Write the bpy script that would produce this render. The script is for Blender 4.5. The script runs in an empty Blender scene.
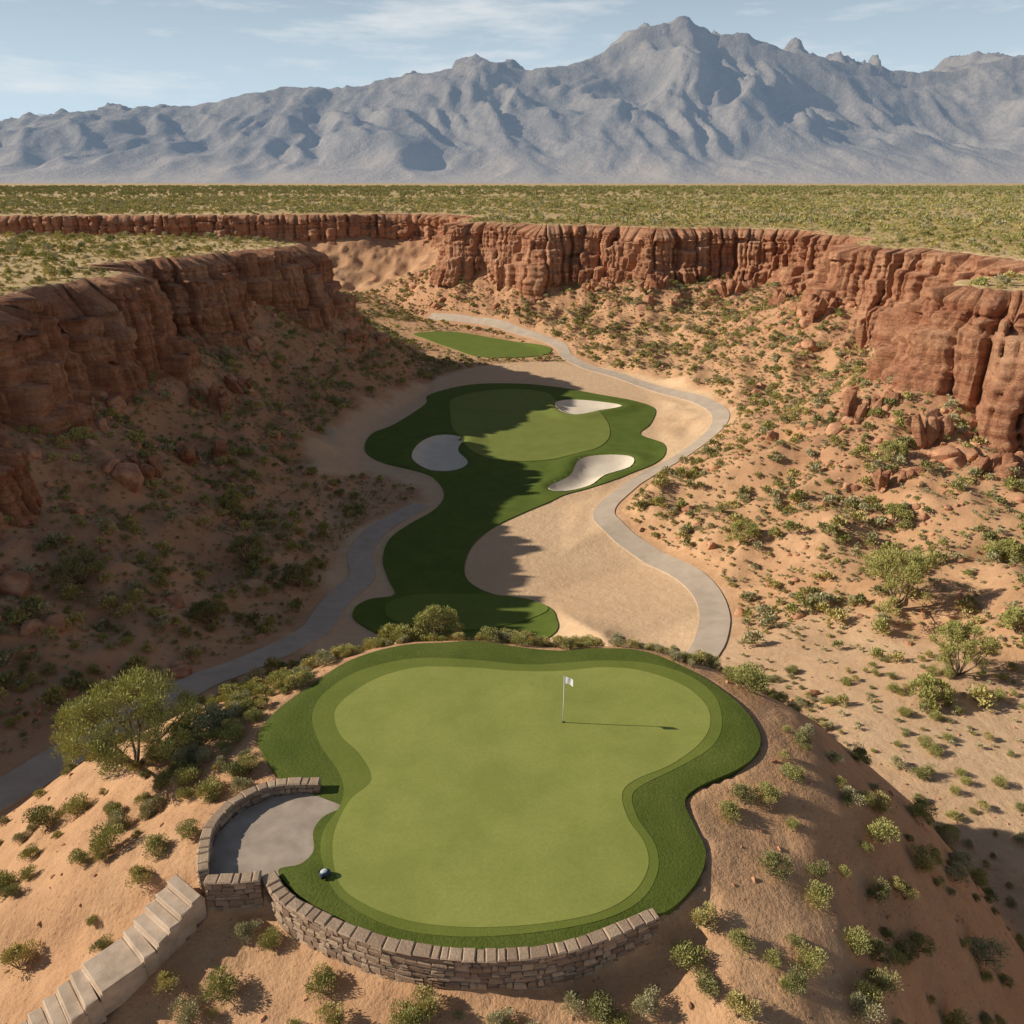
import bpy, math, numpy as np, random, bmesh
from collections import Counter
from mathutils import Vector, Matrix
from mathutils.geometry import delaunay_2d_cdt
rng=np.random.default_rng(7);random.seed(7)
P=8.0
# ---------------------------------------------------------------- noise
def _h(ix,iy,seed):
    n=(ix*374761393+iy*668265263+seed*144269504)&0xffffffff
    n=((n^(n>>13))*1274126177)&0xffffffff
    n=n^(n>>16)
    return n/4294967296.0
def gn(x,y,seed=0):
    x=np.asarray(x,float);y=np.asarray(y,float)
    x,y=np.broadcast_arrays(x,y)
    ix=np.floor(x).astype(np.int64);iy=np.floor(y).astype(np.int64)
    fx=x-ix;fy=y-iy
    u=fx*fx*fx*(fx*(fx*6-15)+10);v=fy*fy*fy*(fy*(fy*6-15)+10)
    def g(a,b):
        t=_h(ix+a,iy+b,seed)*2*math.pi
        return np.cos(t)*(fx-a)+np.sin(t)*(fy-b)
    return 1.5*((g(0,0)*(1-u)+g(1,0)*u)*(1-v)+(g(0,1)*(1-u)+g(1,1)*u)*v)
def fbm(x,y,seed=0,o=4):
    r=0;a=1;f=1
    for i in range(o):
        r=r+a*gn(x*f+i*17.3,y*f+i*9.1,seed+i);a*=.5;f*=2.03
    return r
def sst(a,b,x):
    t=np.clip((x-a)/(b-a),0,1);return t*t*(3-2*t)
def seg_d(x,y,a,b):
    dx,dy=b[0]-a[0],b[1]-a[1];L=dx*dx+dy*dy+1e-9
    t=np.clip(((x-a[0])*dx+(y-a[1])*dy)/L,0,1)
    return np.hypot(x-a[0]-t*dx,y-a[1]-t*dy),t
def inside(x,y,poly):
    r=np.zeros(np.shape(x),bool);n=len(poly)
    for i in range(n):
        x1,y1=poly[i];x2,y2=poly[(i+1)%n]
        if y1==y2: continue
        r^=((y1>y)!=(y2>y))&(x<(x2-x1)*(y-y1)/(y2-y1)+x1)
    return r
def sdist(x,y,poly,closed=True):
    d=np.full(np.shape(x),1e9);n=len(poly)
    for i in range(n if closed else n-1):
        d=np.minimum(d,seg_d(x,y,poly[i],poly[(i+1)%n])[0])
    if closed: d=np.where(inside(x,y,poly),-d,d)
    return d
def catmull(pts,closed=True,k=6):
    n=len(pts);o=[]
    for i in range(n if closed else n-1):
        def p(j): return np.array(pts[j%n] if closed else pts[min(max(j,0),n-1)],float)
        a,b,c,d=p(i-1),p(i),p(i+1),p(i+2)
        for s in range(k):
            t=s/k
            o.append(tuple(.5*(2*b+(c-a)*t+(2*a-5*b+4*c-d)*t*t+(3*b-a-3*c+d)*t**3)))
    if not closed:o.append(tuple(pts[-1]))
    return o
# ---------------------------------------------------------------- site plan (metres)
RIM_L=[(-85,-150),(-76,-60),(-68,0),(-64,50),(-62,80),(-61,98),(-63,115),(-59,128),(-59,138),(-69,146),(-69,154),(-62,161),(-57,172),(-53,182),(-48,190),(-45,199),(-52,209),(-68,222),(-110,238),(-200,240),(-420,200),(-900,260)]
RIM_R=[(-900,420),(-420,300),(-260,352),(-150,368),(-90,374),(-55,380),(-32,374),(-19,350),(-23,325),(-22,308),(-10,299),(2,293),(8,282),(24,281),(38,272),(44,263),(62,264),(78,259),(88,248),(80,236),(90,222),(80,207),(77,192),(88,178),(93,154),(91,143),(76,136),(62,126),(61,115),(69,107),(80,100),(90,80),(94,40),(104,-20),(120,-150)]
RL=catmull(RIM_L,False,4);RR=catmull(RIM_R,False,4)
POLY_L=RL+[(-6000,260),(-6000,-150)]
POLY_R=RR+[(6000,-150),(6000,9000),(-6000,9000),(-6000,420)]
CL=[[(-4,72,-24.5,8),(-8,88,-25,14),(-9,118,-25,16),(0,150,-25,28),(6,185,-25,26),(-4,220,-25,18),(-14,250,-25,14),(-40,285,-24,8),(-60,320,-20,8),(-120,325,-18,6),(-300,290,-16,6)],
[(-8,88,-25,10),(-20,75,-23,4),(-27,57,-18,3),(-33,48,-16.5,3),(-37,38,-14,3),(-38,15,-12,3),(-40,-60,-8,3)],
[(10,90,-25,8),(18,76,-22.5,5),(26,64,-18.5,5),(32,52,-15.5,6),(32,40,-14.5,6),(31,28,-13.5,5),(31,0,-11,4),(33,-60,-8,4)]]
G_ROUGH=[(-10.82,27.58),(-10.63,29.52),(-9.54,31.59),(-8.05,33.71),(-5.75,35.1),(-3.72,35.39),(-1.66,35.48),(0.41,35.0),(2.44,34.63),(4.49,34.81),(6.5,34.63),(8.26,33.27),(9.59,31.59),(10.49,29.67),(10.66,27.91),(10.08,26.62),(9.01,25.71),(7.41,24.85),(6.65,24.03),(6.77,22.74),(6.9,21.55),(6.45,20.44),(5.56,19.41),(4.64,18.83),(2.78,18.09),(0.56,17.63),(-1.61,17.56),(-3.51,17.91),(-5.21,18.57),(-7.07,19.61),(-8.09,20.66),(-7.4,20.96),(-7.08,21.55),(-7.3,22.49),(-7.1,23.2),(-6.5,23.75),(-7.5,24.3),(-9.1,25.2)]
G_PUTT=[(-7.93,29.5),(-7.5,30.8),(-6.3,32.2),(-4.5,33),(-2.05,33),(.39,32.7),(2.33,32.7),(4.3,33),(6.2,32.7),(7.93,31.6),(8.77,30.05),(8.67,28.6),(7.93,27.3),(6.45,26),(4.89,25.1),(4.27,24.3),(4.33,23),(4.77,21.8),(4.7,20.7),(3.94,19.6),(2.53,18.8),(.26,18.4),(-1.98,18.4),(-3.96,18.84),(-5.62,19.8),(-6.27,21.1),(-6.49,22.5),(-6.22,24),(-5.57,25.1),(-6.3,26.6),(-7.39,27.9)]
G_FRINGE=[(-8.9,29.3),(-8.6,31.2),(-7.17,32.9),(-4.84,33.8),(-2.09,33.7),(.89,33.3),(4.37,33.6),(6.8,33.3),(8.53,32.2),(9.35,30.6),(9.19,28.6),(8.39,27.1),(6.8,25.9),(5.25,24.9),(4.64,24.2),(4.7,23),(5.13,21.8),(5.03,20.6),(4.25,19.4),(2.67,18.55),(.25,18.1),(-1.96,18.05),(-4.08,18.5),(-5.81,19.6),(-6.65,21.05),(-6.92,22.4),(-6.53,24),(-6.88,25.4),(-8.1,27.26)]
PATIO=[(-7.58,24.5),(-9.2,24.3),(-10.3,23.5),(-10.8,22.4),(-10.66,21.3),(-10.3,20.2),(-8.33,20.3),(-7.3,20.8),(-6.9,21.5),(-7.0,22.5),(-6.8,23.2),(-6.3,23.8)]
RWALL=[(-8.36,20.4),(-7.6,19.5),(-6.56,18.84),(-5.13,18.15),(-3.48,17.6),(-1.6,17.3),(.55,17.35),(2.44,17.8),(4.68,18.8)]
PWALL=[(-7.5,24.65),(-9.25,24.5),(-10.45,23.65),(-10.95,22.4),(-10.8,21.25),(-10.45,20.15)]
FW=[(-27.8,143.4),(-28,153),(-24.4,160),(-19.7,176),(-19.5,185),(-10.4,195),(2,196),(11.8,192),(20.9,185),(28.3,179),(31.7,171.8),(28.7,160),(25.6,153),(28.9,146.5),(28,138.7),(24.3,132),(19.2,127),(14.5,122.3),(7.6,118),(1.2,111.7),(-3.2,106),(-5.8,99.3),(-6.1,91.8),(-4,87.7),(-.2,85),(3.9,82.7),(5,79),(4.2,75),(-3.5,73),(-12,73),(-17.2,77),(-18.1,80.3),(-16.9,83.1),(-14.2,85.1),(-15.8,90.4),(-17.3,96),(-17.3,102.6),(-15.1,108),(-11.9,113.7),(-11,120),(-13.1,127),(-18.8,132),(-25,137.5)]
FW2=[(-32,264),(-20.7,268),(-7,259),(5.6,247),(11.9,237),(5.2,229),(-9.2,229),(-18.8,242.6),(-27.7,256)]
LG=[(-13.3,182),(-2.3,190),(7.9,187),(10.8,176),(19,168),(19.6,153),(15.7,143.4),(7.8,137.5),(-.4,136.5),(-6.9,140.3),(-11.4,153),(-13.4,168)]
TEE=[(-14.7,80.8),(-13.4,84),(-8.8,86),(-2.7,86),(2.2,84.4),(4.0,80.8),(-3.6,77.5),(-12.6,77.5)]
BK=[[(-18.2,137.5),(-17.7,146.5),(-14.3,151.5),(-9.8,149.6),(-10.1,142),(-7.9,135),(-9.9,131),(-14.3,131)],
[(5.9,122.3),(9.9,128),(12.3,136.5),(17.1,139),(21.8,137.5),(20.7,132),(15.9,128),(12.9,123),(8.6,120.5)],
[(10,177),(15.6,179),(24.6,174),(19.3,170),(13.6,166.5),(10.6,170)]]
RP=[(4,52),(10,57),(17,63),(21,72),(22.7,80),(21.9,87.8),(18.9,95.5),(15.2,102.7),(13.6,109.3),(16.9,116.6),(23.3,126.8),(32.2,137.3),(39.6,147.6),(42.3,159),(41.3,171.3),(35.4,188),(27.8,203.6),(21,214),(16,227),(14,240),(6,256),(-10,275),(-30,290)]
LP=[(-36,0),(-35.5,18),(-34.5,33),(-33,41),(-32,47),(-30,52.5),(-27,58),(-23.5,66),(-21.3,74),(-20.5,82),(-19,90),(-20.5,97),(-20,104),(-17.5,110),(-14,116)]
SZ=[(-33,122),(-36,142),(-31,165),(-23,192),(-12,214),(12,222),(32,203),(43,180),(43,150),(33,137),(25,128),(15,115),(14,108),(19,96),(23,87),(23,72),(15,66),(-20,68),(-22,82),(-23,97),(-21,108),(-15,117),(-16,125),(-25,130)]
PAD=catmull(G_ROUGH,True,3);BKS=[catmull(b,True,4) for b in BK]
RPs=catmull(RP,False,5);LPs=catmull(LP,False,5);SZs=catmull(SZ,True,3)
def height(x,y,detail=True):
    x=np.asarray(x,float);y=np.asarray(y,float)
    dl=sdist(x,y,RL,False);dr=sdist(x,y,RR,False)
    ins=inside(x,y,POLY_L)|inside(x,y,POLY_R)
    d=np.minimum(dl,dr);d=np.where(ins,-d,d)
    W=0;ZF=0;DV=np.full(x.shape,1e9)
    for c in CL:
        for a,b in zip(c[:-1],c[1:]):
            dd,t=seg_d(x,y,a,b);z=a[2]+(b[2]-a[2])*t;hw=a[3]+(b[3]-a[3])*t
            w=1/(dd**2+4)**2;W=W+w;ZF=ZF+w*z
            DV=np.minimum(DV,dd-hw)
    ZF=ZF/W;DV=np.maximum(DV,0);D=np.maximum(d,0)
    zr=-3.6+3.0*gn(x/26,y/26,5)-3.5*sst(200,280,y)*sst(-30,0,x)+2.0*sst(140,180,y)*sst(-20,-40,x)-2.*sst(60,20,y)-2.0*sst(160,130,y)
    q=D/(D+DV+1e-6);s=1-(1-q)**1.5
    h=zr+(ZF-zr)*s
    dp=np.minimum(sdist(x,y,RP,False),sdist(x,y,LP,False))
    pm=sst(2,6,dp)
    if detail:
        m=np.minimum(q*6,1)*sst(0,10,DV)*pm
        h=h+m*(1.1*fbm(x/14,y/14,21,5)+1.3*(1-2*np.abs(gn(x/10,y/10,33)))+.4*fbm(x/2.5,y/2.5,37,3)*sst(50,8,d))
    db=np.full(x.shape,1e9)
    for b in BKS: db=np.minimum(db,sdist(x,y,b))
    h=h-.9*sst(.3,-2.5,db)+.5*sst(-.5,.8,db)*sst(5,1,db)
    dk0=np.minimum(sdist(x,y,PAD),sdist(x,y,PATIO));dk=np.maximum(dk0,0)
    de=dk*(1+1.4*sst(31,40,y))*(1+.45*sst(9,17,x)*sst(40,34,y))
    kz=-(.12+.2*de+.02*de*de)
    front=sst(7.5,4.2,x)*sst(21.5,19.5,y)
    kz=kz-1.0*front*sst(0,.4,dk)
    if detail: kz=kz+sst(.5,5,dk)*(.35*fbm(x/6,y/6,71,4)+.06*fbm(x/1.3,y/1.3,77,3))
    kz=np.where(dk0<0,-.3,kz)
    k=1.5;hh=np.clip(.5+.5*(kz-h)/k,0,1)
    h=h*(1-hh)+kz*hh+k*hh*(1-hh)*(hh<1)
    pl=P+.6*fbm(x/60,y/60,8,3)*sst(-6,-34,d)
    w=sst(-4.5,-7.5,d)
    return h*(1-w)+pl*w,d,DV,dk0,dp
def hz(x,y): return height(x,y)[0]
# ---------------------------------------------------------------- helpers
coll=bpy.context.scene.collection
def link(o,parent=None):
    coll.objects.link(o)
    if parent: o.parent=parent
    return o
def mesh(name,v,f,mat=None,smooth=False,parent=None):
    me=bpy.data.meshes.new(name)
    me.from_pydata(np.asarray(v).tolist(),[],np.asarray(f).tolist() if isinstance(f,np.ndarray) else f)
    if smooth: me.polygons.foreach_set('use_smooth',[True]*len(me.polygons))
    if mat:me.materials.append(mat)
    return link(bpy.data.objects.new(name,me),parent)
def empty(name,loc=(0,0,0)):
    o=bpy.data.objects.new(name,None);o.location=loc;return link(o)
def vattr(me,name,arr):
    a=me.attributes.new(name,'FLOAT_COLOR','POINT')
    b=np.ones((len(arr),4));b[:,:arr.shape[1]]=arr;a.data.foreach_set('color',b.ravel())
class NT:
    def __init__(s,name):
        s.m=bpy.data.materials.new(name);s.m.use_nodes=True;s.t=s.m.node_tree;s.b=s.t.nodes["Principled BSDF"]
        s.b.inputs['Roughness'].default_value=.9;s.b.inputs['Specular IOR Level'].default_value=.15
        s.co=s.n('ShaderNodeNewGeometry').outputs['Position']
    def n(s,t,**k):
        x=s.t.nodes.new(t)
        for a,b in k.items():setattr(x,a,b)
        return x
    def l(s,a,b):s.t.links.new(a,b)
    def val(s,inp,v):
        if hasattr(v,'links') or isinstance(v,bpy.types.NodeSocket): s.l(v,inp)
        else: inp.default_value=v if not isinstance(v,tuple) or len(v)!=3 or inp.type!='RGBA' else (*v,1)
    def noise(s,scale,detail=4,rough=.55,co=None,dist=0):
        x=s.n('ShaderNodeTexNoise');x.inputs['Scale'].default_value=scale;x.inputs['Detail'].default_value=detail;x.inputs['Roughness'].default_value=rough;x.inputs['Distortion'].default_value=dist
        s.l(co or s.co,x.inputs['Vector']);return x.outputs['Fac']
    def vor(s,scale,feature='F1',co=None,out='Distance'):
        x=s.n('ShaderNodeTexVoronoi',feature=feature);x.inputs['Scale'].default_value=scale
        s.l(co or s.co,x.inputs['Vector']);return x.outputs[out]
    def scale(s,v,co=None):
        x=s.n('ShaderNodeVectorMath',operation='MULTIPLY');s.l(co or s.co,x.inputs[0]);x.inputs[1].default_value=v;return x.outputs[0]
    def mr(s,v,a,b,c=0,d=1):
        x=s.n('ShaderNodeMapRange');s.l(v,x.inputs[0])
        for i,q in enumerate((a,b,c,d)):x.inputs[i+1].default_value=q
        return x.outputs[0]
    def mix(s,f,a,b,mode='MIX'):
        x=s.n('ShaderNodeMix',data_type='RGBA',blend_type=mode)
        s.val(x.inputs[0],f);s.val(x.inputs[6],a);s.val(x.inputs[7],b);return x.outputs[2]
    def math(s,op,a,b=0):
        x=s.n('ShaderNodeMath',operation=op);s.val(x.inputs[0],a);s.val(x.inputs[1],b);return x.outputs[0]
    def attr(s,name):
        x=s.n('ShaderNodeAttribute');x.attribute_name=name;y=s.n('ShaderNodeSeparateColor');s.l(x.outputs['Color'],y.inputs[0]);return y.outputs
    def col(s,c): s.val(s.b.inputs['Base Color'],c)
    def bump(s,h,strength=.5,dist=.1):
        x=s.n('ShaderNodeBump');x.inputs['Strength'].default_value=strength;x.inputs['Distance'].default_value=dist
        s.l(h,x.inputs['Height'])
        if s.b.inputs['Normal'].links: s.l(s.b.inputs['Normal'].links[0].from_socket,x.inputs['Normal'])
        s.l(x.outputs[0],s.b.inputs['Normal'])
# ---------------------------------------------------------------- materials
def plateau_col(g):
    n=g.noise(.06,6,.75)
    pl=g.mix(g.mr(n,.4,.6),(.62,.42,.20),(.74,.53,.29))
    gr=g.mr(g.noise(.25,3,.75),.48,.62);pl=g.mix(g.math('MULTIPLY',gr,.5),pl,(.36,.33,.12))
    return pl
def ground_mat():
    g=NT('desert_soil');a=g.attr('zones')
    n2r=g.noise(.9,5,.65);n1=g.mr(g.noise(.06,4),.35,.65);n2=g.mr(n2r,.35,.65);n3=g.noise(8,3,.7)
    c=g.mix(n1,(.60,.335,.175),(.74,.455,.255));c=g.mix(g.math('MULTIPLY',n2,.6),c,(.48,.255,.13))
    tal=g.mix(n2,(.36,.165,.088),(.59,.325,.178))
    c=g.mix(g.math('MULTIPLY',a[2],g.mr(g.noise(.15,4,.65),.35,.6,.3,1)),c,tal)
    v=g.vor(3.6);pe=g.mr(v,.12,.24,1,0);pe=g.math('MULTIPLY',pe,g.mr(n2r,.40,.58));pe=g.math('MULTIPLY',pe,g.math('SUBTRACT',1,a[0]))
    c=g.mix(g.math('MULTIPLY',pe,.75),c,(.28,.145,.085))
    sd=g.mix(n1,(.74,.49,.29),(.82,.575,.355))
    sd=g.mix(g.math('MULTIPLY',n2,.35),sd,(.58,.37,.21))
    c=g.mix(a[0],c,sd)
    c=g.mix(a[1],c,plateau_col(g))
    c=g.mix(g.mr(n3,.3,.7,0,.3),c,(.36,.215,.125))
    g.col(c)
    g.bump(n2r,.5,.35);g.bump(n3,.6,.05)
    return g.m
def cliff_mat():
    g=NT('red_sandstone')
    w=g.noise(.12,3)
    band=g.noise(1,4,.6,g.scale((.03,.03,1.1)));streak=g.noise(1,4,.65,g.scale((1.1,1.1,.07)));f=g.noise(2.5,5,.75)
    c=g.mix(g.mr(band,.35,.65),(.46,.19,.10),(.72,.375,.21))
    c=g.mix(g.mr(streak,.45,.66,0,.55),c,(.26,.105,.062))
    c=g.mix(g.mr(w,.48,.68,0,.65),c,(.74,.43,.25))
    c=g.mix(g.mr(f,.4,.7,0,.5),c,(.26,.115,.07))
    g.col(c);g.bump(g.noise(1,5,.7,g.scale((.6,.6,1.8))),1,.9);g.bump(f,.8,.3);return g.m
def simple(name,c1,c2,s=2,bs=20,bump=.3,bd=.02,rough=.9,detail=5):
    g=NT(name);g.col(g.mix(g.mr(g.noise(s,detail,.6),.35,.65),c1,c2));g.b.inputs['Roughness'].default_value=rough
    if bump:g.bump(g.noise(bs,3,.7),bump,bd)
    return g.m
def grass(name,c1,c2,c3,bs=14,bd=.05,k=.5):
    g=NT(name);c=g.mix(g.mr(g.noise(.35,5,.65),.38,.62),c1,c2)
    c=g.mix(g.mr(g.noise(9,5,.85),.38,.75,0,k),c,c3)
    g.col(c);g.bump(g.noise(bs,2,.8),.6,bd);return g.m
M_ground=ground_mat();M_cliff=cliff_mat()
g=NT('plateau_soil');g.col(g.mix(g.mr(g.noise(.5,5,.7),.5,.65),plateau_col(g),(.54,.32,.17)));g.bump(g.noise(1.2,5,.7),.7,.3);M_cap=g.m
M_rough=grass('rough_grass',(.10,.13,.02),(.14,.165,.03),(.05,.068,.012),9,.05,.75)
M_fringe=grass('fringe_grass',(.17,.20,.035),(.205,.23,.045),(.11,.135,.024),16,.02,.65)
M_putt=grass('putting_grass',(.285,.305,.068),(.35,.355,.09),(.20,.225,.05),22,.01,.65)
M_fair=grass('fairway_grass',(.105,.145,.022),(.135,.175,.03),(.06,.09,.014),4,.05,.6)
M_tee=grass('tee_grass',(.15,.195,.035),(.18,.22,.04),(.10,.135,.025),4,.04)
M_lg=grass('far_green_grass',(.20,.23,.05),(.235,.26,.06),(.15,.175,.04),4,.03)
M_sand=simple('bunker_sand',(.74,.62,.48),(.80,.69,.54),.5,6,.4,.05)
M_path=simple('path_concrete',(.45,.355,.27),(.54,.435,.335),.5,8,.2,.02,.85,7)
M_patio=simple('patio_concrete',(.36,.285,.22),(.50,.40,.315),1.2,12,.2,.01,.8,7)
# ---------------------------------------------------------------- ground
def axis(segs):
    o=[segs[0][0]]
    for a,b,s in segs:
        n=max(1,int(round((b-a)/s)));o+=list(np.linspace(a,b,n+1)[1:])
    return np.array(o)
xs=axis([(-14000,-3000,1000),(-3000,-600,200),(-600,-250,20),(-250,-110,3),(-110,-24,.7),(-24,24,.28),(24,110,.7),(110,250,3),(250,600,20),(600,3000,200),(3000,14000,1000)])
ys=axis([(-200,-20,20),(-20,10,3),(10,46,.28),(46,250,.7),(250,420,1.5),(420,600,6),(600,1200,30),(1200,3000,200),(3000,20000,1000)])
XX,YY=np.meshgrid(xs,ys);H,d,DV,dk,dp=height(XX,YY)
nx,ny=len(xs),len(ys)
idx=np.arange(nx*ny).reshape(ny,nx)
fa=np.stack([idx[:-1,:-1],idx[:-1,1:],idx[1:,1:],idx[1:,:-1]],-1).reshape(-1,4)
ground=mesh('ground',np.stack([XX,YY,H],-1).reshape(-1,3),fa,M_ground,True)
sz=sst(1.2,-1.2,sdist(XX,YY,SZs)+1.5*fbm(XX/5,YY/5,3,3))
w2=seg_d(XX,YY,(27,62),(33,50))[0];w3=seg_d(XX,YY,(33,50),(30,30))[0]
wash=sst(13,6,np.minimum(w2,w3)+3*gn(XX/9,YY/9,4))*sst(14,22,dk)
sand=np.maximum(sz,wash*.7)*sst(-1,1,d)
plat=sst(-4,-7,d);tal=sst(42,6,d+8*gn(XX/12,YY/12,9))*(d>-8)
vattr(ground.data,'zones',np.stack([sand,plat,tal],-1).reshape(-1,3))
# ---------------------------------------------------------------- cliffs
def cells(s,w,seed):
    t=s/w+1.1*gn(s/(w*4.2),0*s,seed+77);i=np.floor(t).astype(np.int64);f=t-i;return i,np.minimum(f,1-f)
def cliff(name,rim,ds,k0,k1,seed,rows=60):
    pts=np.array(rim);L=np.concatenate([[0],np.cumsum(np.hypot(*np.diff(pts,axis=0).T))])
    s=np.arange(L[k0],L[k1],ds);X=np.interp(s,L,pts[:,0]);Y=np.interp(s,L,pts[:,1])
    ke=np.exp(-np.linspace(-2,2,int(9/ds)|1)**2);ke/=ke.sum();pad=len(ke)//2
    sm=lambda a:np.convolve(np.pad(a,pad,mode='edge'),ke,'valid')
    tx=np.gradient(sm(X));ty=np.gradient(sm(Y));n=np.hypot(tx,ty)+1e-9;Nx,Ny=ty/n,-tx/n
    base=sm(hz(X+Nx*3,Y+Ny*3))-5
    top=P+.35*gn(s/7,0*s,seed+3)
    tt=np.linspace(0,1,rows)[:,None]
    Z=top*(1-tt)+base*tt;td=top-Z
    S=s[None,:]+.8*gn(Z/5,s[None,:]/9,seed+60)
    f=.3+6.0*np.abs(gn(S/24,Z/120,seed))**.8*(.6+.6*tt)
    c0,e0=cells(S,15.,seed+9);ci,ce=cells(S,4.6,seed+2);cj,cf=cells(S,1.9,seed+4)
    K=np.zeros(Z.shape,np.int64)
    for i,(zz,st,am) in enumerate([(1.6,.3,1.6),(4.2,.7,4.5),(7.5,1.3,5.0),(10.5,1.7,4.0),(13,2.0,4.0)]):
        e=zz+am*(_h(ci,0*ci+i,seed+20)-.5)+1.2*gn(S/8,0*S+i*7.1,seed+20+i)
        K=K+(td>e)
        f=f+st*sst(e-.12,e+.12,td)*(.2+1.3*_h(ci,0*ci+i,seed+41))
    f=f+3.0*_h(c0,K//2,seed+33)+2.1*_h(ci,K,seed+30)*(.4+.9*_h(c0,0*c0,seed+34))+.75*_h(cj,K*3,seed+31)
    f=f-2.2*sst(.14,0,ce)*(.3+_h(ci,0*ci,seed+35))-.6*sst(.16,0,cf)-2.6*sst(.07,0,e0)
    f=f+.4*gn(S/9,Z*.8,seed+5)+.3*fbm(S/2.2,Z/1.2,seed+6,3)
    f=np.maximum(f,.1)-4.0
    Z=Z-(3.4*_h(c0,0*c0,seed+52)**3+1.9*_h(ci,0*ci,seed+50)**2+1.8*sst(.13,0,ce)+.5*_h(cj,0*cj,seed+51))*sst(5,0,td)
    Vx=X+Nx*f;Vy=Y+Ny*f
    rowsV=[]
    for dd in (-12,-9,-7,-4.9):
        a=X+Nx*dd;b=Y+Ny*dd;rowsV.append(np.stack([a,b,(np.maximum(hz(a,b),P-.3)+.06 if dd<-8 else top+.25*gn(a/1.5,b/1.5,4))],-1))
    V=np.concatenate([np.stack(rowsV),np.stack([Vx,Vy,Z],-1)],0)
    r,c=V.shape[:2];i=np.arange(r*c).reshape(r,c)
    F=np.stack([i[:-1,:-1],i[1:,:-1],i[1:,1:],i[:-1,1:]],-1).reshape(-1,4)
    o=mesh(name,V.reshape(-1,3),F,M_cliff,True);o.data.materials.append(M_cap)
    mi=np.zeros((r-1,c-1),int);mi[:3]=1;o.data.polygons.foreach_set('material_index',mi.ravel().tolist());return o
def kidx(c,raw): return raw.index(c)*4
cliff('canyon_cliff',RL,.3,kidx((-68,0),RIM_L),kidx((-110,238),RIM_L),100,72)
cliff('canyon_cliff',RR,.33,kidx((-19,350),RIM_R),kidx((94,40),RIM_R),300,72)
cliff('canyon_cliff',RR,.7,kidx((-260,352),RIM_R),kidx((-19,350),RIM_R)+1,500,40)
# ---------------------------------------------------------------- sheets on the ground
def sheet(name,poly,lift,sp,mat,parent=None,zf=None,skirt=.4):
    pts=[Vector(p) for p in poly];pa=np.array(poly)
    x0,y0=pa.min(0);x1,y1=pa.max(0)
    gx,gy=np.meshgrid(np.arange(x0,x1,sp),np.arange(y0,y1,sp));gx=gx.ravel();gy=gy.ravel()
    dd=sdist(gx,gy,poly);k=dd<-sp*.45
    n=len(pts)
    allp=pts+[Vector((a,b)) for a,b in zip(gx[k],gy[k])]
    res=delaunay_2d_cdt(allp,[(i,(i+1)%n) for i in range(n)],[],1,1e-5)
    v=np.array([(a.x,a.y) for a in res[0]]);f=[tuple(t) for t in res[2]]
    z=(zf(v[:,0],v[:,1]) if zf else hz(v[:,0],v[:,1]))+lift
    V=[(a[0],a[1],b) for a,b in zip(v,z)]
    if skirt:
        ec=Counter()
        for t in f:
            for i in range(len(t)):ec[tuple(sorted((t[i],t[(i+1)%len(t)])))]+=1
        m={}
        for t in list(f):
            for i in range(len(t)):
                a,b=t[i],t[(i+1)%len(t)]
                if ec[tuple(sorted((a,b)))]==1:
                    for q in (a,b):
                        if q not in m:m[q]=len(V);V.append(V[q]);V.append((V[q][0],V[q][1],V[q][2]-skirt))
                    f.append((m[b],m[a],m[a]+1,m[b]+1))
    return mesh(name,V,f,mat,True,parent)
def gz(x,y):
    dd=-sdist(x,y,PAD)
    return .06*fbm(x/6,y/6,55,2)-.05*sst(.5,0,dd)
green=empty('golf_green')
sheet('rough_collar',catmull(G_ROUGH,True,5),0.02,.22,M_rough,green,gz,.35)
sheet('fringe',catmull(G_FRINGE,True,5),.030,.22,M_fringe,green,gz,0)
sheet('putting_surface',catmull(G_PUTT,True,5),.040,.22,M_putt,green,gz,0)
fair=empty('golf_fairway')
sheet('fairway_turf',catmull(FW,True,5),.16,1.0,M_fair,fair)
sheet('tee_turf',catmull(TEE,True,5),.24,1.0,M_tee,fair,None,.1)
sheet('far_green_turf',catmull(LG,True,5),.24,1.0,M_lg,fair,None,.1)
sheet('golf_fairway',catmull(FW2,True,5),.2,1.5,M_tee)
for b in BK: sheet('sand_bunker',catmull(b,True,5),.32,.8,M_sand,None,None,.1)
sheet('patio',PATIO,.22,.5,M_patio,None,lambda x,y:np.full(x.shape,-.3),.3)
def path(name,line,w,lift,mat):
    pts=np.array(line);L=np.concatenate([[0],np.cumsum(np.hypot(*np.diff(pts,axis=0).T))])
    s=np.arange(0,L[-1],1.0);X=np.interp(s,L,pts[:,0]);Y=np.interp(s,L,pts[:,1])
    tx,ty=np.gradient(X),np.gradient(Y);n=np.hypot(tx,ty);Nx,Ny=ty/n,-tx/n
    off=np.linspace(-w/2,w/2,6)[:,None];A=X+Nx*off;B=Y+Ny*off;Z=hz(A,B)+lift
    V=np.stack([A,B,Z],-1);V=np.concatenate([V[:1]-[0,0,.5],V[:1],V,V[-1:],V[-1:]-[0,0,.5]],0)
    r,c=V.shape[:2];i=np.arange(r*c).reshape(r,c)
    F=np.stack([i[:-1,:-1],i[:-1,1:],i[1:,1:],i[1:,:-1]],-1)[[0,2,3,4,5,6,8]].reshape(-1,4)
    return mesh(name,V.reshape(-1,3),F,mat,True)
path('cart_path',RPs,3.2,.14,M_path);path('cart_path',LPs,3.2,.14,M_path)
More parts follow.
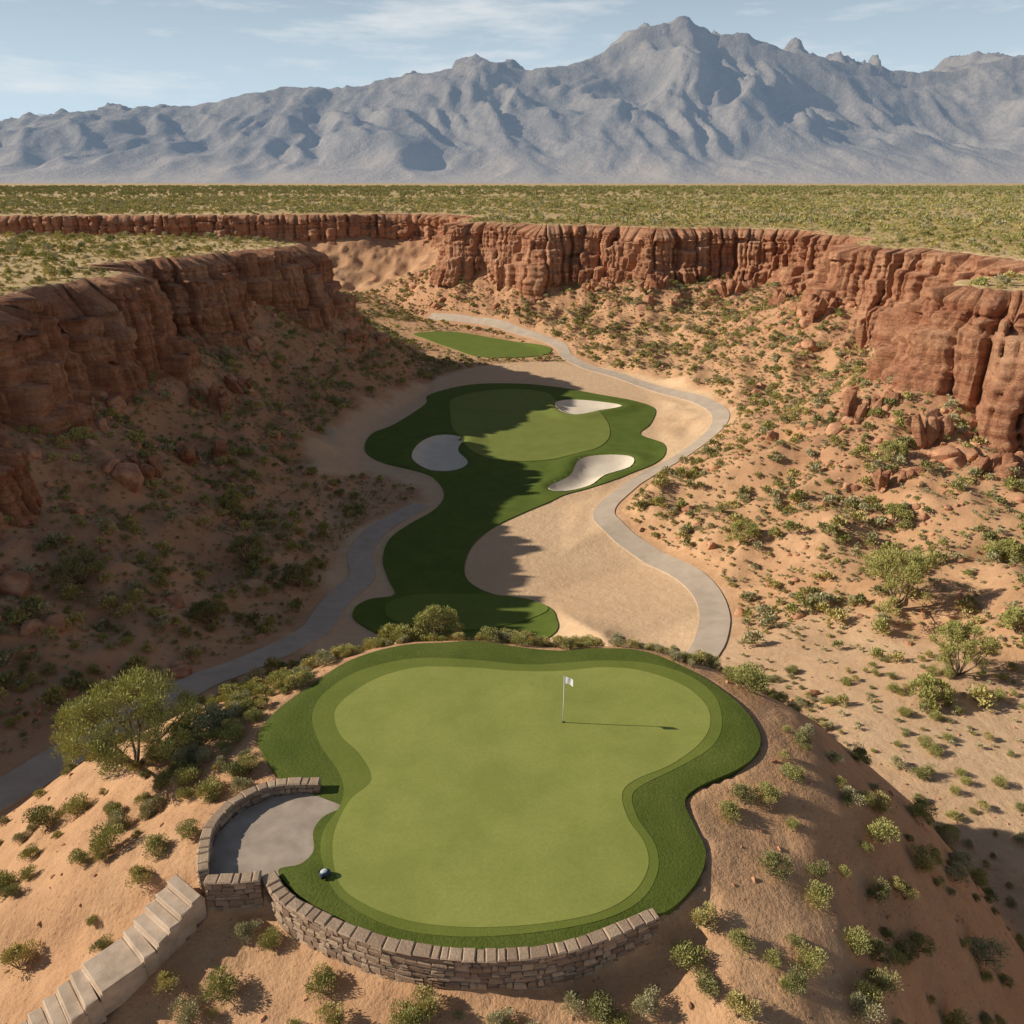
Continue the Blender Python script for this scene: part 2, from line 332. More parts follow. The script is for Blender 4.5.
# ---------------------------------------------------------------- stone walls
g=NT('wall_stone');a=g.attr('tint');c=g.mix(a[0],(.27,.17,.115),(.60,.44,.30));c=g.mix(g.mr(g.noise(12,5,.7),.35,.7,0,.6),c,(.24,.16,.11));g.col(c);g.bump(g.noise(14,4,.7),.8,.03);M_stone=g.m
M_mortar=simple('wall_mortar',(.20,.15,.11),(.25,.19,.15),4,30,.5,.01)
def stone_wall(name,line,top,bot,th=.42):
    par=empty(name);pts=np.array(catmull(line,False,6));L=np.concatenate([[0],np.cumsum(np.hypot(*np.diff(pts,axis=0).T))])
    def at(s,off):
        x=np.interp(s,L,pts[:,0]);y=np.interp(s,L,pts[:,1]);e=.15
        x2=np.interp(s+e,L,pts[:,0])-np.interp(s-e,L,pts[:,0]);y2=np.interp(s+e,L,pts[:,1])-np.interp(s-e,L,pts[:,1]);n=math.hypot(x2,y2)
        return x+y2/n*off,y-x2/n*off
    V=[];F=[];T=[]
    def block(s0,s1,o0,o1,z0,z1,j,t):
        b=len(V);q=min(.04,(s1-s0)*.2)
        rr=[[(random.uniform(-j,j),random.uniform(-j,j),random.uniform(-j,j)) for _ in range(4)] for _ in range(2)]
        for m,(zz,ins) in enumerate(((z0,q),(z0+q,0),(z1-q,0),(z1,q))):
            for k,(ss,oo) in enumerate(((s0+ins,o0+ins),(s1-ins,o0+ins),(s1-ins,o1-ins),(s0+ins,o1-ins))):
                a_=rr[m//2][k];x,y=at(ss+a_[0],oo+a_[1]*.6);V.append((x,y,zz+a_[2]));T.append((t,t,t))
        for r in range(3):
            for k in range(4):
                F.append((b+r*4+k,b+r*4+(k+1)%4,b+r*4+4+(k+1)%4,b+r*4+4+k))
        F.append((b+3,b+2,b+1,b));F.append((b+12,b+13,b+14,b+15))
    z=top-.08
    while z>bot:
        hh=random.uniform(.17,.3);s=random.uniform(-.2,0)
        while s<L[-1]:
            w=random.uniform(.18,.5);a_=max(s,0)+.012;b_=min(s+w,L[-1])-.012
            if b_-a_>.06:
                if random.random()<.3:
                    zm=z-hh*random.uniform(.4,.6)
                    block(a_,b_,-th/2-random.uniform(0,.05),th/2+random.uniform(0,.06),z-hh+.012,zm-.01,.02,random.random())
                    block(a_,b_,-th/2-random.uniform(0,.05),th/2+random.uniform(0,.06),zm+.01,z-.012,.02,random.random())
                else: block(a_,b_,-th/2-random.uniform(0,.05),th/2+random.uniform(0,.06),z-hh+.012,z-.012,.028,random.random())
            s+=w
        z-=hh
    s=0
    while s<L[-1]:
        w=random.uniform(.25,.6);e_=min(s+w,L[-1])
        if e_-s>.08: block(s+.008,e_-.008,-th/2-.03-random.uniform(0,.04),th/2+.03+random.uniform(0,.05),top-.09,top+random.uniform(-.01,.02),.012,.35+.6*random.random())
        s+=w
    o=mesh('stones',V,F,M_stone,False,par);vattr(o.data,'tint',np.array(T))
    n=int(L[-1]/.3)+2;V=[];F=[]
    for i in range(n):
        s=L[-1]*i/(n-1);s=min(max(s,.03),L[-1]-.03)
        for off,zz in((-th/2+.02,bot),(-th/2+.02,top-.06),(th/2-.02,top-.06),(th/2-.02,bot)):
            x,y=at(s,off);V.append((x,y,zz))
    for i in range(n-1):
        for k in range(3):F.append((i*4+k,i*4+4+k,i*4+5+k,i*4+1+k))
    mesh('mortar_core',V,F,M_mortar,False,par)
stone_wall('stone_retaining_wall',RWALL,.16,-1.7,.36)
stone_wall('stone_patio_wall',PWALL,.42,-1.2,.3)
stone_wall('stone_retaining_wall',[(-10.35,20.02),(-9.4,20.05),(-8.5,20.15)],.3,-1.6,.34)
# steps
st=empty('stone_steps');M_step=simple('step_stone',(.44,.33,.235),(.66,.50,.37),1.5,18,.5,.02)
def slab(c,ang,w,dp_,z,th,nm):
    ca,sa=math.cos(ang),math.sin(ang);V=[];q=.03
    for zz,i in((z-th,0),(z-q,0),(z,q)):
        for a,b in((-1,-1),(1,-1),(1,1),(-1,1)):
            u=a*(w/2-i)+random.uniform(-.04,.04);v=b*(dp_/2-i)+random.uniform(-.02,.02);V.append((c[0]+u*ca-v*sa,c[1]+u*sa+v*ca,zz))
    F=[(r*4+k,r*4+(k+1)%4,r*4+4+(k+1)%4,r*4+4+k) for r in range(2) for k in range(4)]+[(8,9,10,11)]
    mesh(nm,V,F,M_step,False,st)
LS=[(-10.95,20.15),(-12.1,18.6),(-13.0,17.6),(-16.2,14.6)];prev=.1
sl=np.array(LS);LL=np.concatenate([[0],np.cumsum(np.hypot(*np.diff(sl,axis=0).T))]);s=0;i=0
while s<LL[-1]:
    land=LL[1]-.1<s<LL[2]-.3;dpp=1.35 if land else .44
    x=np.interp(s+dpp/2,LL,sl[:,0]);y=np.interp(s+dpp/2,LL,sl[:,1]);x2=np.interp(s+dpp/2+.2,LL,sl[:,0]);y2=np.interp(s+dpp/2+.2,LL,sl[:,1])
    an=math.atan2(y2-y,x2-x)+math.pi/2
    tz=float(hz(np.array([x]),np.array([y]))[0]);z=max(prev-.19,tz+.12);prev=z
    slab((x,y),an,1.5,dpp-.05,z,.22,'tread_%d'%i if not land else 'landing_%d'%i)
    slab((x,y),an,1.42,dpp+.06,z-.16,.9,'riser_%d'%i);s+=dpp;i+=1
# ---------------------------------------------------------------- flagstick & mower
def revolve(prof,n=20):
    V=[];F=[]
    for r,z in prof:
        for k in range(n):
            a=2*math.pi*k/n;V.append((r*math.cos(a),r*math.sin(a),z))
    for i in range(len(prof)-1):
        for k in range(n):F.append((i*n+k,i*n+(k+1)%n,i*n+n+(k+1)%n,i*n+n+k))
    return V,F
def plain(name,c,rough=.5,metal=0):
    g=NT(name);g.col(g.mix(g.noise(6,3),tuple(x*.85 for x in c),c));g.b.inputs['Roughness'].default_value=rough;g.b.inputs['Metallic'].default_value=metal;return g.m
M_white=plain('white_paint',(.8,.8,.78),.5);M_cloth=plain('flag_cloth',(.85,.85,.85),.8);M_dark=plain('dark_rubber',(.02,.02,.022),.6)
flag=empty('golf_flag',(2.24,28.75,.05))
V,F=revolve([(.0,0),(.022,0),(.02,1.2),(.017,2.38),(.0,2.4)]);mesh('pole',V,F,M_white,True,flag)
V,F=revolve([(.0,.006),(.06,.006)]);mesh('cup',V,F,M_dark,False,flag)
n=14;V=[];F=[]
for i in range(n):
    for j in range(8):
        u=i/(n-1);v=j/7;V.append((.02+.34*u,-.04*math.sin(u*6+v)*u-.18*u,2.36-.34*v+.04*math.sin(u*3)*1-.06*u))
for i in range(n-1):
    for j in range(7):F.append((i*8+j,i*8+j+1,i*8+9+j,i*8+8+j))
mesh('cloth',V,F,M_cloth,True,flag)
mow=empty('robotic_mower',(-6.4,20.4,.04));mow.rotation_euler=(0,0,.5);mow.scale=(.72,.72,.72)
V,F=revolve([(.0,.30),(.10,.295),(.19,.26),(.25,.19),(.27,.12),(.25,.07),(.0,.07)],28)
V=[(x*1.05,y*.8,z) for x,y,z in V];mesh('body',V,F,plain('mower_shell',(.05,.08,.12),.4),True,mow)
V,F=revolve([(.0,.325),(.09,.32),(.15,.30),(.175,.275),(.17,.25)],24);mesh('top_cover',[(x-.03,y*.8,z) for x,y,z in V],F,plain('mower_cover',(.7,.72,.74),.4),True,mow)
for i,(x,y,r) in enumerate([(-.14,.2,.11),(-.14,-.2,.11),(.17,.12,.06),(.17,-.12,.06)]):
    V,F=revolve([(.0,-.035),(r*.8,-.035),(r,-.02),(r,.02),(r*.8,.035),(0,.035)],18)
    mesh('wheel_%d'%i,[(x+a,y+c_,b+r) for a,b,c_ in V],F,M_dark,True,mow)
# ---------------------------------------------------------------- vegetation
def leafmat(name,c1,c2,c3):
    g=NT(name);a=g.attr('tint');oi=g.n('ShaderNodeObjectInfo').outputs['Random']
    c=g.mix(oi,c1,c2);c=g.mix(g.math('MULTIPLY',a[0],.7),c,c3)
    df=g.n('ShaderNodeBsdfDiffuse');g.l(c,df.inputs[0]);g.l(df.outputs[0],g.t.nodes['Material Output'].inputs[0]);g.t.nodes.remove(g.b);return g.m
ML=[leafmat('sage_leaves',(.36,.35,.19),(.47,.43,.24),(.58,.51,.30)),
    leafmat('creosote_leaves',(.30,.31,.10),(.40,.38,.13),(.54,.48,.19)),
    leafmat('brittlebush_leaves',(.44,.39,.14),(.54,.46,.18),(.66,.55,.24)),
    leafmat('olive_leaves',(.22,.24,.09),(.31,.30,.12),(.43,.38,.17))]
M_twig=simple('twig_bark',(.16,.11,.08),(.26,.19,.13),5,20,.0,.01)
def leaves(cs,rad,n,ls,seed,flat=.75,up=.4,wd=.22):
    r=np.random.default_rng(seed);k=r.integers(0,len(cs),n);c=np.array(cs)[k];R=np.array(rad)[k]
    dirs=r.normal(size=(n,3));dirs/=np.linalg.norm(dirs,axis=1)[:,None];dirs[:,2]=np.where(dirs[:,2]<-.3,-dirs[:,2],dirs[:,2])
    rr=r.random(n)**.35*R;p=c+dirs*rr[:,None]*[1,1,flat]
    p[:,2]=np.maximum(p[:,2],.02)
    ax=dirs+[0,0,up]+r.normal(size=(n,3))*.5;ax/=np.linalg.norm(ax,axis=1)[:,None]
    sd=np.cross(ax,r.normal(size=(n,3)));sd/=np.linalg.norm(sd,axis=1)[:,None]+1e-9
    l=(ls*(.6+.8*r.random(n)))[:,None]
    V=np.stack([p,p+ax*l*.5+sd*l*wd,p+ax*l,p+ax*l*.5-sd*l*wd],1).reshape(-1,3)
    F=np.arange(n*4).reshape(n,4);T=np.repeat(r.random(n),4)
    return V,F,np.stack([T,T,T],-1)
def tube(V,F,a,b,r0,r1,n=5):
    a=np.array(a,float);b=np.array(b,float);dv=b-a;dv/=np.linalg.norm(dv)+1e-9;u=np.cross(dv,[.3,.9,.1]);u/=np.linalg.norm(u);w=np.cross(dv,u);o=len(V)
    for c,r in((a,r0),(b,r1)):
        for k in range(n):
            t=2*math.pi*k/n;V.append(tuple(c+(u*math.cos(t)+w*math.sin(t))*r))
    for k in range(n):F.append((o+k,o+(k+1)%n,o+n+(k+1)%n,o+n+k))
def shrub_mesh(name,mat,n,ls,seed,lobes=6,stems=8,wd=.22,q0=.2,q1=.45):
    r=np.random.default_rng(seed);cs=[(0,0,.3)];rad=[.55]
    for i in range(lobes):
        a=r.random()*6.28;q=q0+(q1-q0)*r.random();cs.append((q*math.cos(a),q*math.sin(a),.2+.45*r.random()));rad.append(.22+.26*r.random())
    V,F,T=leaves(cs,rad,n,ls,seed,.85,.7,wd)
    SV=[];SF=[]
    for i in range(stems):
        a=r.random()*6.28;tube(SV,SF,(0,0,-.05),(.55*math.cos(a),.55*math.sin(a),.5+.2*r.random()),.025,.008,3)
    nv=len(V);AV=np.concatenate([V,np.array(SV)]) if SV else V
    me=bpy.data.meshes.new(name);me.from_pydata(AV.tolist(),[],F.tolist()+[tuple(i+nv for i in f) for f in SF])
    me.materials.append(mat);me.materials.append(M_twig)
    me.polygons.foreach_set('material_index',[0]*len(F)+[1]*len(SF))
    vattr(me,'tint',np.concatenate([T,np.zeros((len(SV),3))]));return me
def instancer(name,me,child,pts,scales,tilt=.12):
    V=[];F=[]
    for (x,y,z),s in zip(pts,scales):
        a=random.random()*6.283;u=Vector((math.cos(a),math.sin(a),0));n=Vector((random.uniform(-tilt,tilt),random.uniform(-tilt,tilt),1));w=n.cross(u).normalized()
        u=w.cross(n).normalized();c=Vector((x,y,z));o=len(V);h=s/2
        V+= [c-u*h-w*h,c+u*h-w*h,c+u*h+w*h,c-u*h+w*h];F.append((o,o+1,o+2,o+3))
    ob=mesh(name,[tuple(v) for v in V],F);ob.instance_type='FACES';ob.use_instance_faces_scale=True;ob.show_instancer_for_render=False;ob.show_instancer_for_viewport=False
    link(bpy.data.objects.new(child,me),ob);return ob
def scatter_pts(n,x0,x1,y0,y1,test):
    x=rng.uniform(x0,x1,n);y=rng.uniform(y0,y1,n);k=np.abs(x)<.72*y+16;x=x[k];y=y[k]
    h,d,DV,dk,dp=height(x,y);k=test(x,y,h,d,DV,dk,dp);return np.stack([x,y,h],-1)[k]
hi=[shrub_mesh('shrub_hi_%d'%i,ML[m],2600,.10,50+i,8,8,.16) for i,m in enumerate([0,1,2,1,3])]
mid=[shrub_mesh('shrub_mid_%d'%i,ML[m],280,.24,80+i,6,3) for i,m in enumerate([0,1,2,3])]
low=[shrub_mesh('shrub_low_%d'%i,ML[m],60,.5,90+i,4,0) for i,m in enumerate([0,1,2,1])]
insz=lambda x,y:sdist(x,y,SZs)<1
HB=[(-8.9,19.2,.45),(-9.1,17.4,.6),(-5.4,16.4,.5),(-3.2,16.3,.55),(2.7,16.4,.55),(-.4,16.2,.4),(-15.4,23.2,.7),(-17.2,19.6,.65),(-18.9,26.8,.6),(-20.3,26.8,.7),(-14.5,25.3,.45),(-11.9,22.5,.45),(-13.2,20.9,.5),(-12,25.1,.6),(-11.2,25.9,.55),(-13.3,29.2,.85),(-14.9,29.4,.6),(6.4,18.9,.5),(7.3,18.1,.4),(6,17,.45),(4.1,16.7,.5),(11.4,25.7,.5),(9.9,24.3,.4),(8.3,23.6,.45),(9.3,21.2,.55),(13.9,25.6,.5),(14.8,24.4,.65),(17,24.8,.65),(10.6,20.3,.5),(12.4,19.2,.5),(18.8,22.6,.8),(15.8,19.2,.6),(15,22.5,.45),(18.4,28.2,.5),(16.4,30.5,.5),(13.2,29,.4),(11.5,31.9,.95),(9.8,34.9,.5),(6.7,38.5,.5),(2.1,37.5,.4),(-9.4,34.3,.6),(-10.8,32.4,.5),(-3,37.3,.5),(-5.6,37.4,.9),(4.6,37.2,.5),(8.3,37,.5),(-7.6,36.5,.5)]
X=np.array([b[0] for b in HB]);Y=np.array([b[1] for b in HB]);Zb=hz(X,Y)
grp=[[] for _ in hi]
for i,b in enumerate(HB): grp[i%5].append(((b[0],b[1],Zb[i]-.03),b[2]*1.45))
stp=lambda x,y:(x<-9.8)&(x>-17.5)&(y<21)&(y>13.5)&(np.abs((y-20.1)-(x+10.95)*1.05)<1.9)
kp=scatter_pts(2600,-45,45,13,60,lambda x,y,h,d,DV,dk,dp:(dk>.9)&(dp>2.6)&(d>20)&(rng.random(len(x))<.5*sst(-.4,.4,gn(x/5,y/5,66))+.22)&~stp(x,y))
for q in kp: grp[rng.integers(0,5)].append((tuple(q-[0,0,.03]),.3+.55*rng.random()**1.6))
kp=scatter_pts(2400,-20,16,25,42,lambda x,y,h,d,DV,dk,dp:(dk>.6)&(dk<5)&((x<-8.5)|(y>32))&(rng.random(len(x))<.5))
for q in kp: grp[rng.integers(0,4)].append((tuple(q-[0,0,.03]),.32+.5*rng.random()**1.5))
for i,gp in enumerate(grp):
    instancer('desert_shrubs',hi[i],'shrub',[a for a,b in gp],[b for a,b in gp])
slope_ok=lambda x,y,d,DV,dk,dp:(dk>15)&(dp>3)&(d>2.5)&~insz(x,y)&(sdist(x,y,FW2)>2)&~((y>225)&(y<285)&(DV<1)&(rng.random(len(x))<.7))&~((x>14)&(x<42)&(y<66)&(rng.random(len(x))<.8))
tp=scatter_pts(46000,-110,110,50,330,lambda x,y,h,d,DV,dk,dp:slope_ok(x,y,d,DV,dk,dp)&(rng.random(len(x))<.5*sst(-.5,.4,gn(x/12,y/12,67))+.22))
sc=.35+1.25*rng.random(len(tp))**2.8;k=rng.integers(0,4,len(tp))
for i in range(4): instancer('desert_shrubs',mid[i],'shrub',[tuple(q) for q in tp[k==i]],sc[k==i])
tp=scatter_pts(40000,-110,110,45,300,lambda x,y,h,d,DV,dk,dp:slope_ok(x,y,d,DV,dk,dp))
instancer('dry_grass_tufts',low[0],'tuft',[tuple(q) for q in tp],.16+.22*rng.random(len(tp)))
pp=scatter_pts(80000,-560,560,40,800,lambda x,y,h,d,DV,dk,dp:(d<-6)&(rng.random(len(x))<(.6*sst(-.5,.4,fbm(x/30,y/30,68,2))+.3)*sst(1000,150,y)))
sc=(.55+1.3*rng.random(len(pp))**1.8)*(1+.4*sst(300,700,pp[:,1]));k=rng.integers(0,4,len(pp))
nearp=pp[:,1]<260
low[3]=shrub_mesh('shrub_low_dark',ML[3],60,.5,97,4,0)
for i in range(4):
    q=(k==i)&nearp;instancer('desert_shrubs',mid[i],'shrub',[tuple(a) for a in pp[q]],sc[q])
    q=(k==i)&~nearp;instancer('plateau_shrubs',low[i],'shrub',[tuple(a) for a in pp[q]],sc[q])
pp=scatter_pts(24000,-200,200,80,330,lambda x,y,h,d,DV,dk,dp:(d<-5));pp[:,2]=np.maximum(pp[:,2],P-.1)
instancer('plateau_grass_tufts',low[2],'tuft',[tuple(a) for a in pp],.25+.35*rng.random(len(pp)))
fp=np.stack([rng.uniform(-1400,1400,9000),rng.uniform(780,2000,9000)],-1);fp=fp[np.abs(fp[:,0])<.7*fp[:,1]+20]
instancer('plateau_shrubs',low[3],'shrub',[(a,b,P) for a,b in fp],1.6+2.6*rng.random(len(fp)))
# ---- trees
def tree(name,x,y,Hh,W,seed,mat,n=7000,ls=.16):
    z=float(hz(np.array([x]),np.array([y]))[0]);par=empty(name,(x,y,z-.1));r=np.random.default_rng(seed);V=[];F=[];tips=[]
    def br(p,dv,l,rad,dep):
        q=p+dv*l*.5+r.normal(size=3)*l*.05;e=q+(dv+r.normal(size=3)*.15)*l*.5
        tube(V,F,p,q,rad,rad*.82,7);tube(V,F,q,e,rad*.82,rad*.6,7)
        if dep<=2:tips.append(q)
        if dep==0:tips.append(e);return
        for i in range(3):
            nd=dv+r.normal(size=3)*.42+[0,0,.05];nd/=np.linalg.norm(nd);br(e,nd,l*.74,rad*.56,dep-1)
    for i in range(7):
        a=i*.9+r.random()*.6;t=(.15+.75*r.random());dv=np.array([math.cos(a)*t*W/Hh,math.sin(a)*t*W/Hh,1.]);dv/=np.linalg.norm(dv);br(np.array([0,0,0.]),dv,Hh*.3,.035+.012*Hh,3)
    tp=np.array(tips);sx=W/2/np.percentile(np.hypot(tp[:,0],tp[:,1]),96);szz=Hh*.93/np.percentile(tp[:,2],98)
    V=np.array(V)*[sx,sx,szz];tp=tp*[sx,sx,szz]
    mesh('trunk',V,F,M_twig,True,par)
    LV,LF,T=leaves(tp.tolist(),(.08+.13*r.random(len(tp)))*W/2.6,n,ls,seed,.9,.9,.12)
    o=mesh('foliage',LV,LF,mat,False,par);vattr(o.data,'tint',T)
M_pv=leafmat('palo_verde_leaves',(.34,.34,.10),(.41,.40,.13),(.56,.50,.20))
tree('palo_verde_tree',-16.7,28.4,4.3,6.2,1,M_pv,28000,.15)
tree('palo_verde_tree',38,69,6.3,8,2,M_pv,16000,.24)
tree('palo_verde_tree',36.8,55.5,4.6,5,3,M_pv,12000,.2)
tree('palo_verde_tree',-4.2,37.9,2.6,2.6,4,M_pv,7000,.13)
for i,(x,y,h_,w_) in enumerate([(-42.7,70,3.2,5.5),(-32,86.6,3,5),(-31,71,2.6,3.8),(-25.5,84,2.6,4),(29.2,91,2.6,4),(32.4,51.6,2,3),(46,88,2.4,3.6),(-38,100,2.5,4),(-6.6,38,1.9,1.9),(52,76,2.6,4),(50,100,2.4,3.6),(44,60,2.2,3.4)]):
    tree('creosote_bush',x,y,h_,w_,20+i,ML[3] if i<4 else M_pv,6000,.24 if i!=8 else .13)
# ---------------------------------------------------------------- rocks
M_rock=simple('talus_rock',(.38,.175,.098),(.64,.35,.20),.8,5,.8,.1)
def rock_mesh(name,seed,sc=(1,1,.75),n=26):
    r=np.random.default_rng(seed);bm=bmesh.new()
    for p in r.normal(size=(n,3)):
        p=p/np.linalg.norm(p)*(.75+.35*r.random());p=np.sign(p)*np.abs(p)**.8;bm.verts.new(p*np.array(sc)*.5)
    bmesh.ops.convex_hull(bm,input=bm.verts);bm.verts.ensure_lookup_table()
    bmesh.ops.delete(bm,geom=[v for v in bm.verts if not v.link_faces],context='VERTS')
    bmesh.ops.bevel(bm,geom=bm.edges[:],offset=.03,segments=1,affect='EDGES')
    me=bpy.data.meshes.new(name);bm.to_mesh(me);bm.free();me.materials.append(M_rock);return me
rk=[rock_mesh('rock_%d'%i,i,(1,.8+.1*i,.7+.15*(i%3)),14+4*i) for i in range(5)]
rp=scatter_pts(90000,-110,110,40,330,lambda x,y,h,d,DV,dk,dp:(d>-2)&(dk>12)&(dp>2.6)&~insz(x,y)&(DV>0)&(rng.random(len(x))<(.09+.9*np.exp(-d/16))*sst(-.5,.5,gn(x/7,y/7,69))))
sc=.25+1.0*rng.random(len(rp))**4+ (rng.random(len(rp))>.985)*1.5;k=rng.integers(0,5,len(rp))
for i in range(5):instancer('talus_rocks',rk[i],'rock',[tuple(a) for a in rp[k==i]],sc[k==i]*1.2,.5)
rp=scatter_pts(18000,-110,110,40,330,lambda x,y,h,d,DV,dk,dp:(d>-1)&(d<20)&(rng.random(len(x))<sst(-.1,.5,gn(x/11,y/11,169))*sst(22,6,d)))
sc=.8+3.4*rng.random(len(rp))**3;k=rng.integers(0,5,len(rp))
for i in range(5):instancer('talus_boulders',rk[i],'boulder',[tuple(a) for a in rp[k==i]],sc[k==i],.6)
rp=scatter_pts(9000,-40,40,13,60,lambda x,y,h,d,DV,dk,dp:(dk>.6)&(dp>2.6)&(rng.random(len(x))<.6*sst(-.2,.5,gn(x/4,y/4,70))+.15))
instancer('talus_rocks',rk[0],'rock',[tuple(a) for a in rp],.06+.3*rng.random(len(rp))**4,.5)
blocks=[rock_mesh('block_%d'%i,50+i,(1,.9,1.5),10+2*i) for i in range(4)]
for m_ in blocks:m_.materials[0]=M_cliff
def outcrop(x,y,w,h_,seed):
    z=float(hz(np.array([x]),np.array([y]))[0]);par=empty('rock_outcrop',(x,y,z));r=np.random.default_rng(seed)
    for i in range(13):
        o=link(bpy.data.objects.new('block_%d'%i,blocks[i%4]),par);q=r.random()
        o.location=(r.normal()*w*.35,r.normal()*w*.25,r.random()*h_*.12);s_=w*(.22+.25*q);o.scale=(s_,s_,h_*(.25+.5*q));o.rotation_euler=(r.normal()*.15,r.normal()*.15,r.random()*6)
for i,(x,y,w,h_) in enumerate([(53,114,6,6),(62,94,7,6),(-48,112,6,5),(-50,128,5,6),(-38,188,6,4),(46,256,8,7),(30,268,8,7),(68,250,8,7),(-48,96,5,3.5),(74,190,8,8),(57,104,5,5),(50,96,4,3.5),(12,277,7,6),(72,214,8,8),(78,172,8,8),(-50,140,6,5),(76,200,7,9),(66,118,6,6)]): outcrop(x,y,w,h_,i+5)
# ---------------------------------------------------------------- mountains
prof=np.array([(-14000,150),(-9000,180),(-6000,230),(-4500,300),(-4000,380),(-3500,450),(-3000,490),(-2500,510),(-2100,560),(-1740,600),(-1480,640),(-1050,660),(-640,720),(-180,800),(150,770),(330,800),(560,870),(790,960),(980,1040),(1219,1120),(1441,1030),(1764,940),(1990,860),(2280,840),(2665,770),(3020,780),(3370,820),(3670,830),(4500,760),(6000,520),(9000,400),(14000,300)],float)
mx_=np.arange(-6800,6801,20.);my=np.concatenate([np.arange(3900,7300,20.),np.arange(7300,9500,150.)])
MX,MY=np.meshgrid(mx_,my);WX=MX+170*fbm(MX/1100,MY/1100,200,3);WY=MY+200*fbm(MX/1100,MY/1100,210,3)
E=np.interp(MX,prof[:,0],prof[:,1]);yc=6300+180*gn(MX/2500,0*MX,220)
tf=np.clip((WY-4250)/(yc-4250),0,1);back=sst(9500,6500,MY)
env=np.where(MY<yc,.12*tf+.88*tf**1.5,1)*np.where(MY<yc,1,back)
def ridged(x,y,seed,o,g_=.5,l=2.1,p=1.3):
    R=0;am=1;w=1;S=0
    for i in range(o):
        nn=np.clip(1-np.abs(gn(x+i*5.3,y+i*3.1,seed+i))*1.5,0,1)**p;R=R+am*nn*w;S+=am;w=np.clip(nn*1.5,.3,1);am*=g_;x=x*l;y=y*l
    return R/S
R1=ridged(WX/850,WY/2300,230,3,.5);R2=ridged((WX+.25*WY)/420,WY/850,250,5,.5)
crest=np.exp(-((MY-yc)/420)**2)
MZ=E*env*(.40+.66*R1*(1-.9*crest)+.32*R2*(1-.8*crest)+.50*crest)
MZ=np.maximum(MZ+14*fbm(MX/150,MY/150,260,3)*env,0)*sst(3950,4700,MY)
ny_,nx_=MX.shape;i=np.arange(nx_*ny_).reshape(ny_,nx_);F=np.stack([i[:-1,:-1],i[:-1,1:],i[1:,1:],i[1:,:-1]],-1).reshape(-1,4)
g=NT('mountain_rock_haze_glow');c=g.mix(g.mr(g.noise(.004,5,.65),.35,.65),(.17,.145,.12),(.26,.215,.175));c=g.mix(g.mr(g.noise(.03,4,.8),.45,.6,0,.5),c,(.11,.10,.085))
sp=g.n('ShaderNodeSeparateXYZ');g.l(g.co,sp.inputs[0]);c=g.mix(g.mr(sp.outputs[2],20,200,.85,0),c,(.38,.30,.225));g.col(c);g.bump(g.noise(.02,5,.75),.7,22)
# blue airlight of the distance, put into the rock as an even glow
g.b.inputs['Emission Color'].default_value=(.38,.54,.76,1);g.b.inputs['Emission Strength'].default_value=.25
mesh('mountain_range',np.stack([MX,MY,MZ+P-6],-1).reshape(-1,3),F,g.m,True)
hx=np.arange(-16000,16001,120.);hy=np.arange(13000,17000,160.);HX,HY=np.meshgrid(hx,hy)
HZ=(sst(13000,15500,HY)*(760+330*fbm(HX/2600,HY/2600,270,4)+260*ridged(HX/1500,HY/1500,280,4)))
nj,ni=HX.shape;i=np.arange(ni*nj).reshape(nj,ni);F=np.stack([i[:-1,:-1],i[:-1,1:],i[1:,1:],i[1:,:-1]],-1).reshape(-1,4)
g=NT('distant_mountain_rock_haze_glow');g.col(g.mix(g.noise(.002,5),(.24,.25,.28),(.30,.31,.33)));g.b.inputs['Emission Color'].default_value=(.45,.60,.80,1);g.b.inputs['Emission Strength'].default_value=.5  # distance haze painted as a bluish glow of the hills themselves
mesh('distant_hills',np.stack([HX,HY,HZ],-1).reshape(-1,3),F,g.m,True)
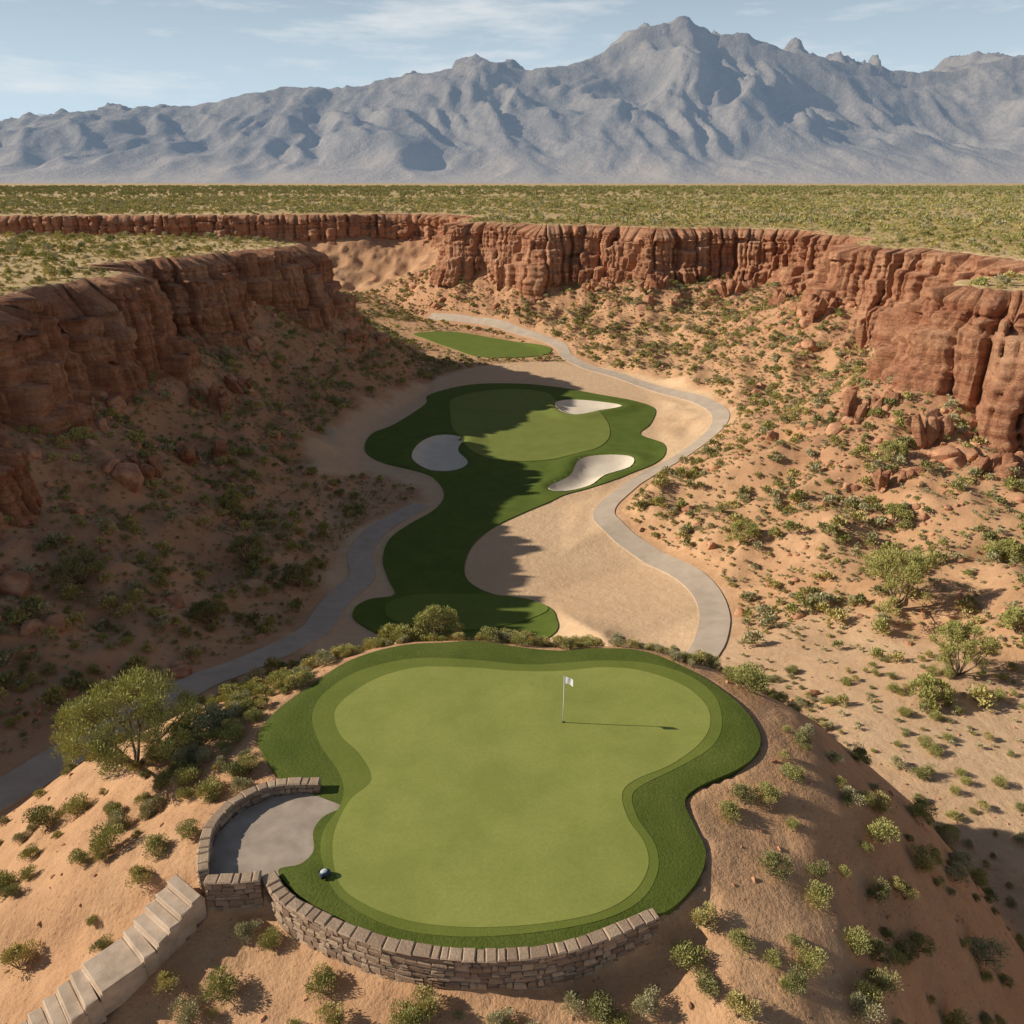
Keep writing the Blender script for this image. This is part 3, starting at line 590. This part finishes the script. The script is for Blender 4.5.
# ---------------------------------------------------------------- camera, sun, sky
cam=bpy.data.cameras.new("camera");cam.lens=28;cam.clip_end=60000;cam.clip_start=.5;co=bpy.data.objects.new("camera",cam);co.location=(0,0,22);co.rotation_euler=(math.radians(90-22.6),0,0);link(co);bpy.context.scene.camera=co
EL=math.radians(26.5);az=Vector((-1,.08)).normalized()
w=bpy.data.worlds.new("World");bpy.context.scene.world=w;w.use_nodes=True;nt=w.node_tree;bg=nt.nodes["Background"]
sk=nt.nodes.new("ShaderNodeTexSky");sk.sky_type='NISHITA';sk.sun_disc=False;sk.sun_elevation=EL;sk.sun_rotation=math.atan2(az.x,az.y);sk.air_density=1.0;sk.dust_density=.3;sk.ozone_density=2.0;sk.altitude=300
tc=nt.nodes.new('ShaderNodeTexCoord');mp=nt.nodes.new('ShaderNodeMapping');mp.inputs['Scale'].default_value=(1.5,1.5,9);nt.links.new(tc.outputs['Generated'],mp.inputs[0])
no=nt.nodes.new('ShaderNodeTexNoise');no.inputs['Scale'].default_value=3.0;no.inputs['Detail'].default_value=9;no.inputs['Roughness'].default_value=.62;nt.links.new(mp.outputs[0],no.inputs['Vector'])
mr=nt.nodes.new('ShaderNodeMapRange');mr.inputs[1].default_value=.52;mr.inputs[2].default_value=.72;mr.inputs[4].default_value=.7;nt.links.new(no.outputs['Fac'],mr.inputs[0])
spx=nt.nodes.new('ShaderNodeSeparateXYZ');nt.links.new(tc.outputs['Generated'],spx.inputs[0])
hm=nt.nodes.new('ShaderNodeMapRange');hm.inputs[1].default_value=0.06;hm.inputs[2].default_value=.34;hm.inputs[3].default_value=.97;hm.inputs[4].default_value=0;nt.links.new(spx.outputs[2],hm.inputs[0])
m0=nt.nodes.new('ShaderNodeMix');m0.data_type='RGBA';nt.links.new(hm.outputs[0],m0.inputs[0]);nt.links.new(sk.outputs[0],m0.inputs[6]);m0.inputs[7].default_value=(12.0,14.9,17.2,1)
mx=nt.nodes.new('ShaderNodeMix');mx.data_type='RGBA';nt.links.new(mr.outputs[0],mx.inputs[0]);nt.links.new(m0.outputs[2],mx.inputs[6]);mx.inputs[7].default_value=(16.5,16.9,17.2,1)
nt.links.new(mx.outputs[2],bg.inputs[0]);bg.inputs[1].default_value=.05
s=bpy.data.lights.new("sun",'SUN');s.energy=5;s.angle=math.radians(.5);s.color=(1,.92,.78);so=bpy.data.objects.new("sun",s);link(so)
so.rotation_euler=Vector((az.x*math.cos(EL),az.y*math.cos(EL),math.sin(EL))).to_track_quat('Z','Y').to_euler()
sc_=bpy.context.scene;sc_.view_settings.view_transform='Standard';sc_.view_settings.look='None';sc_.view_settings.exposure=0
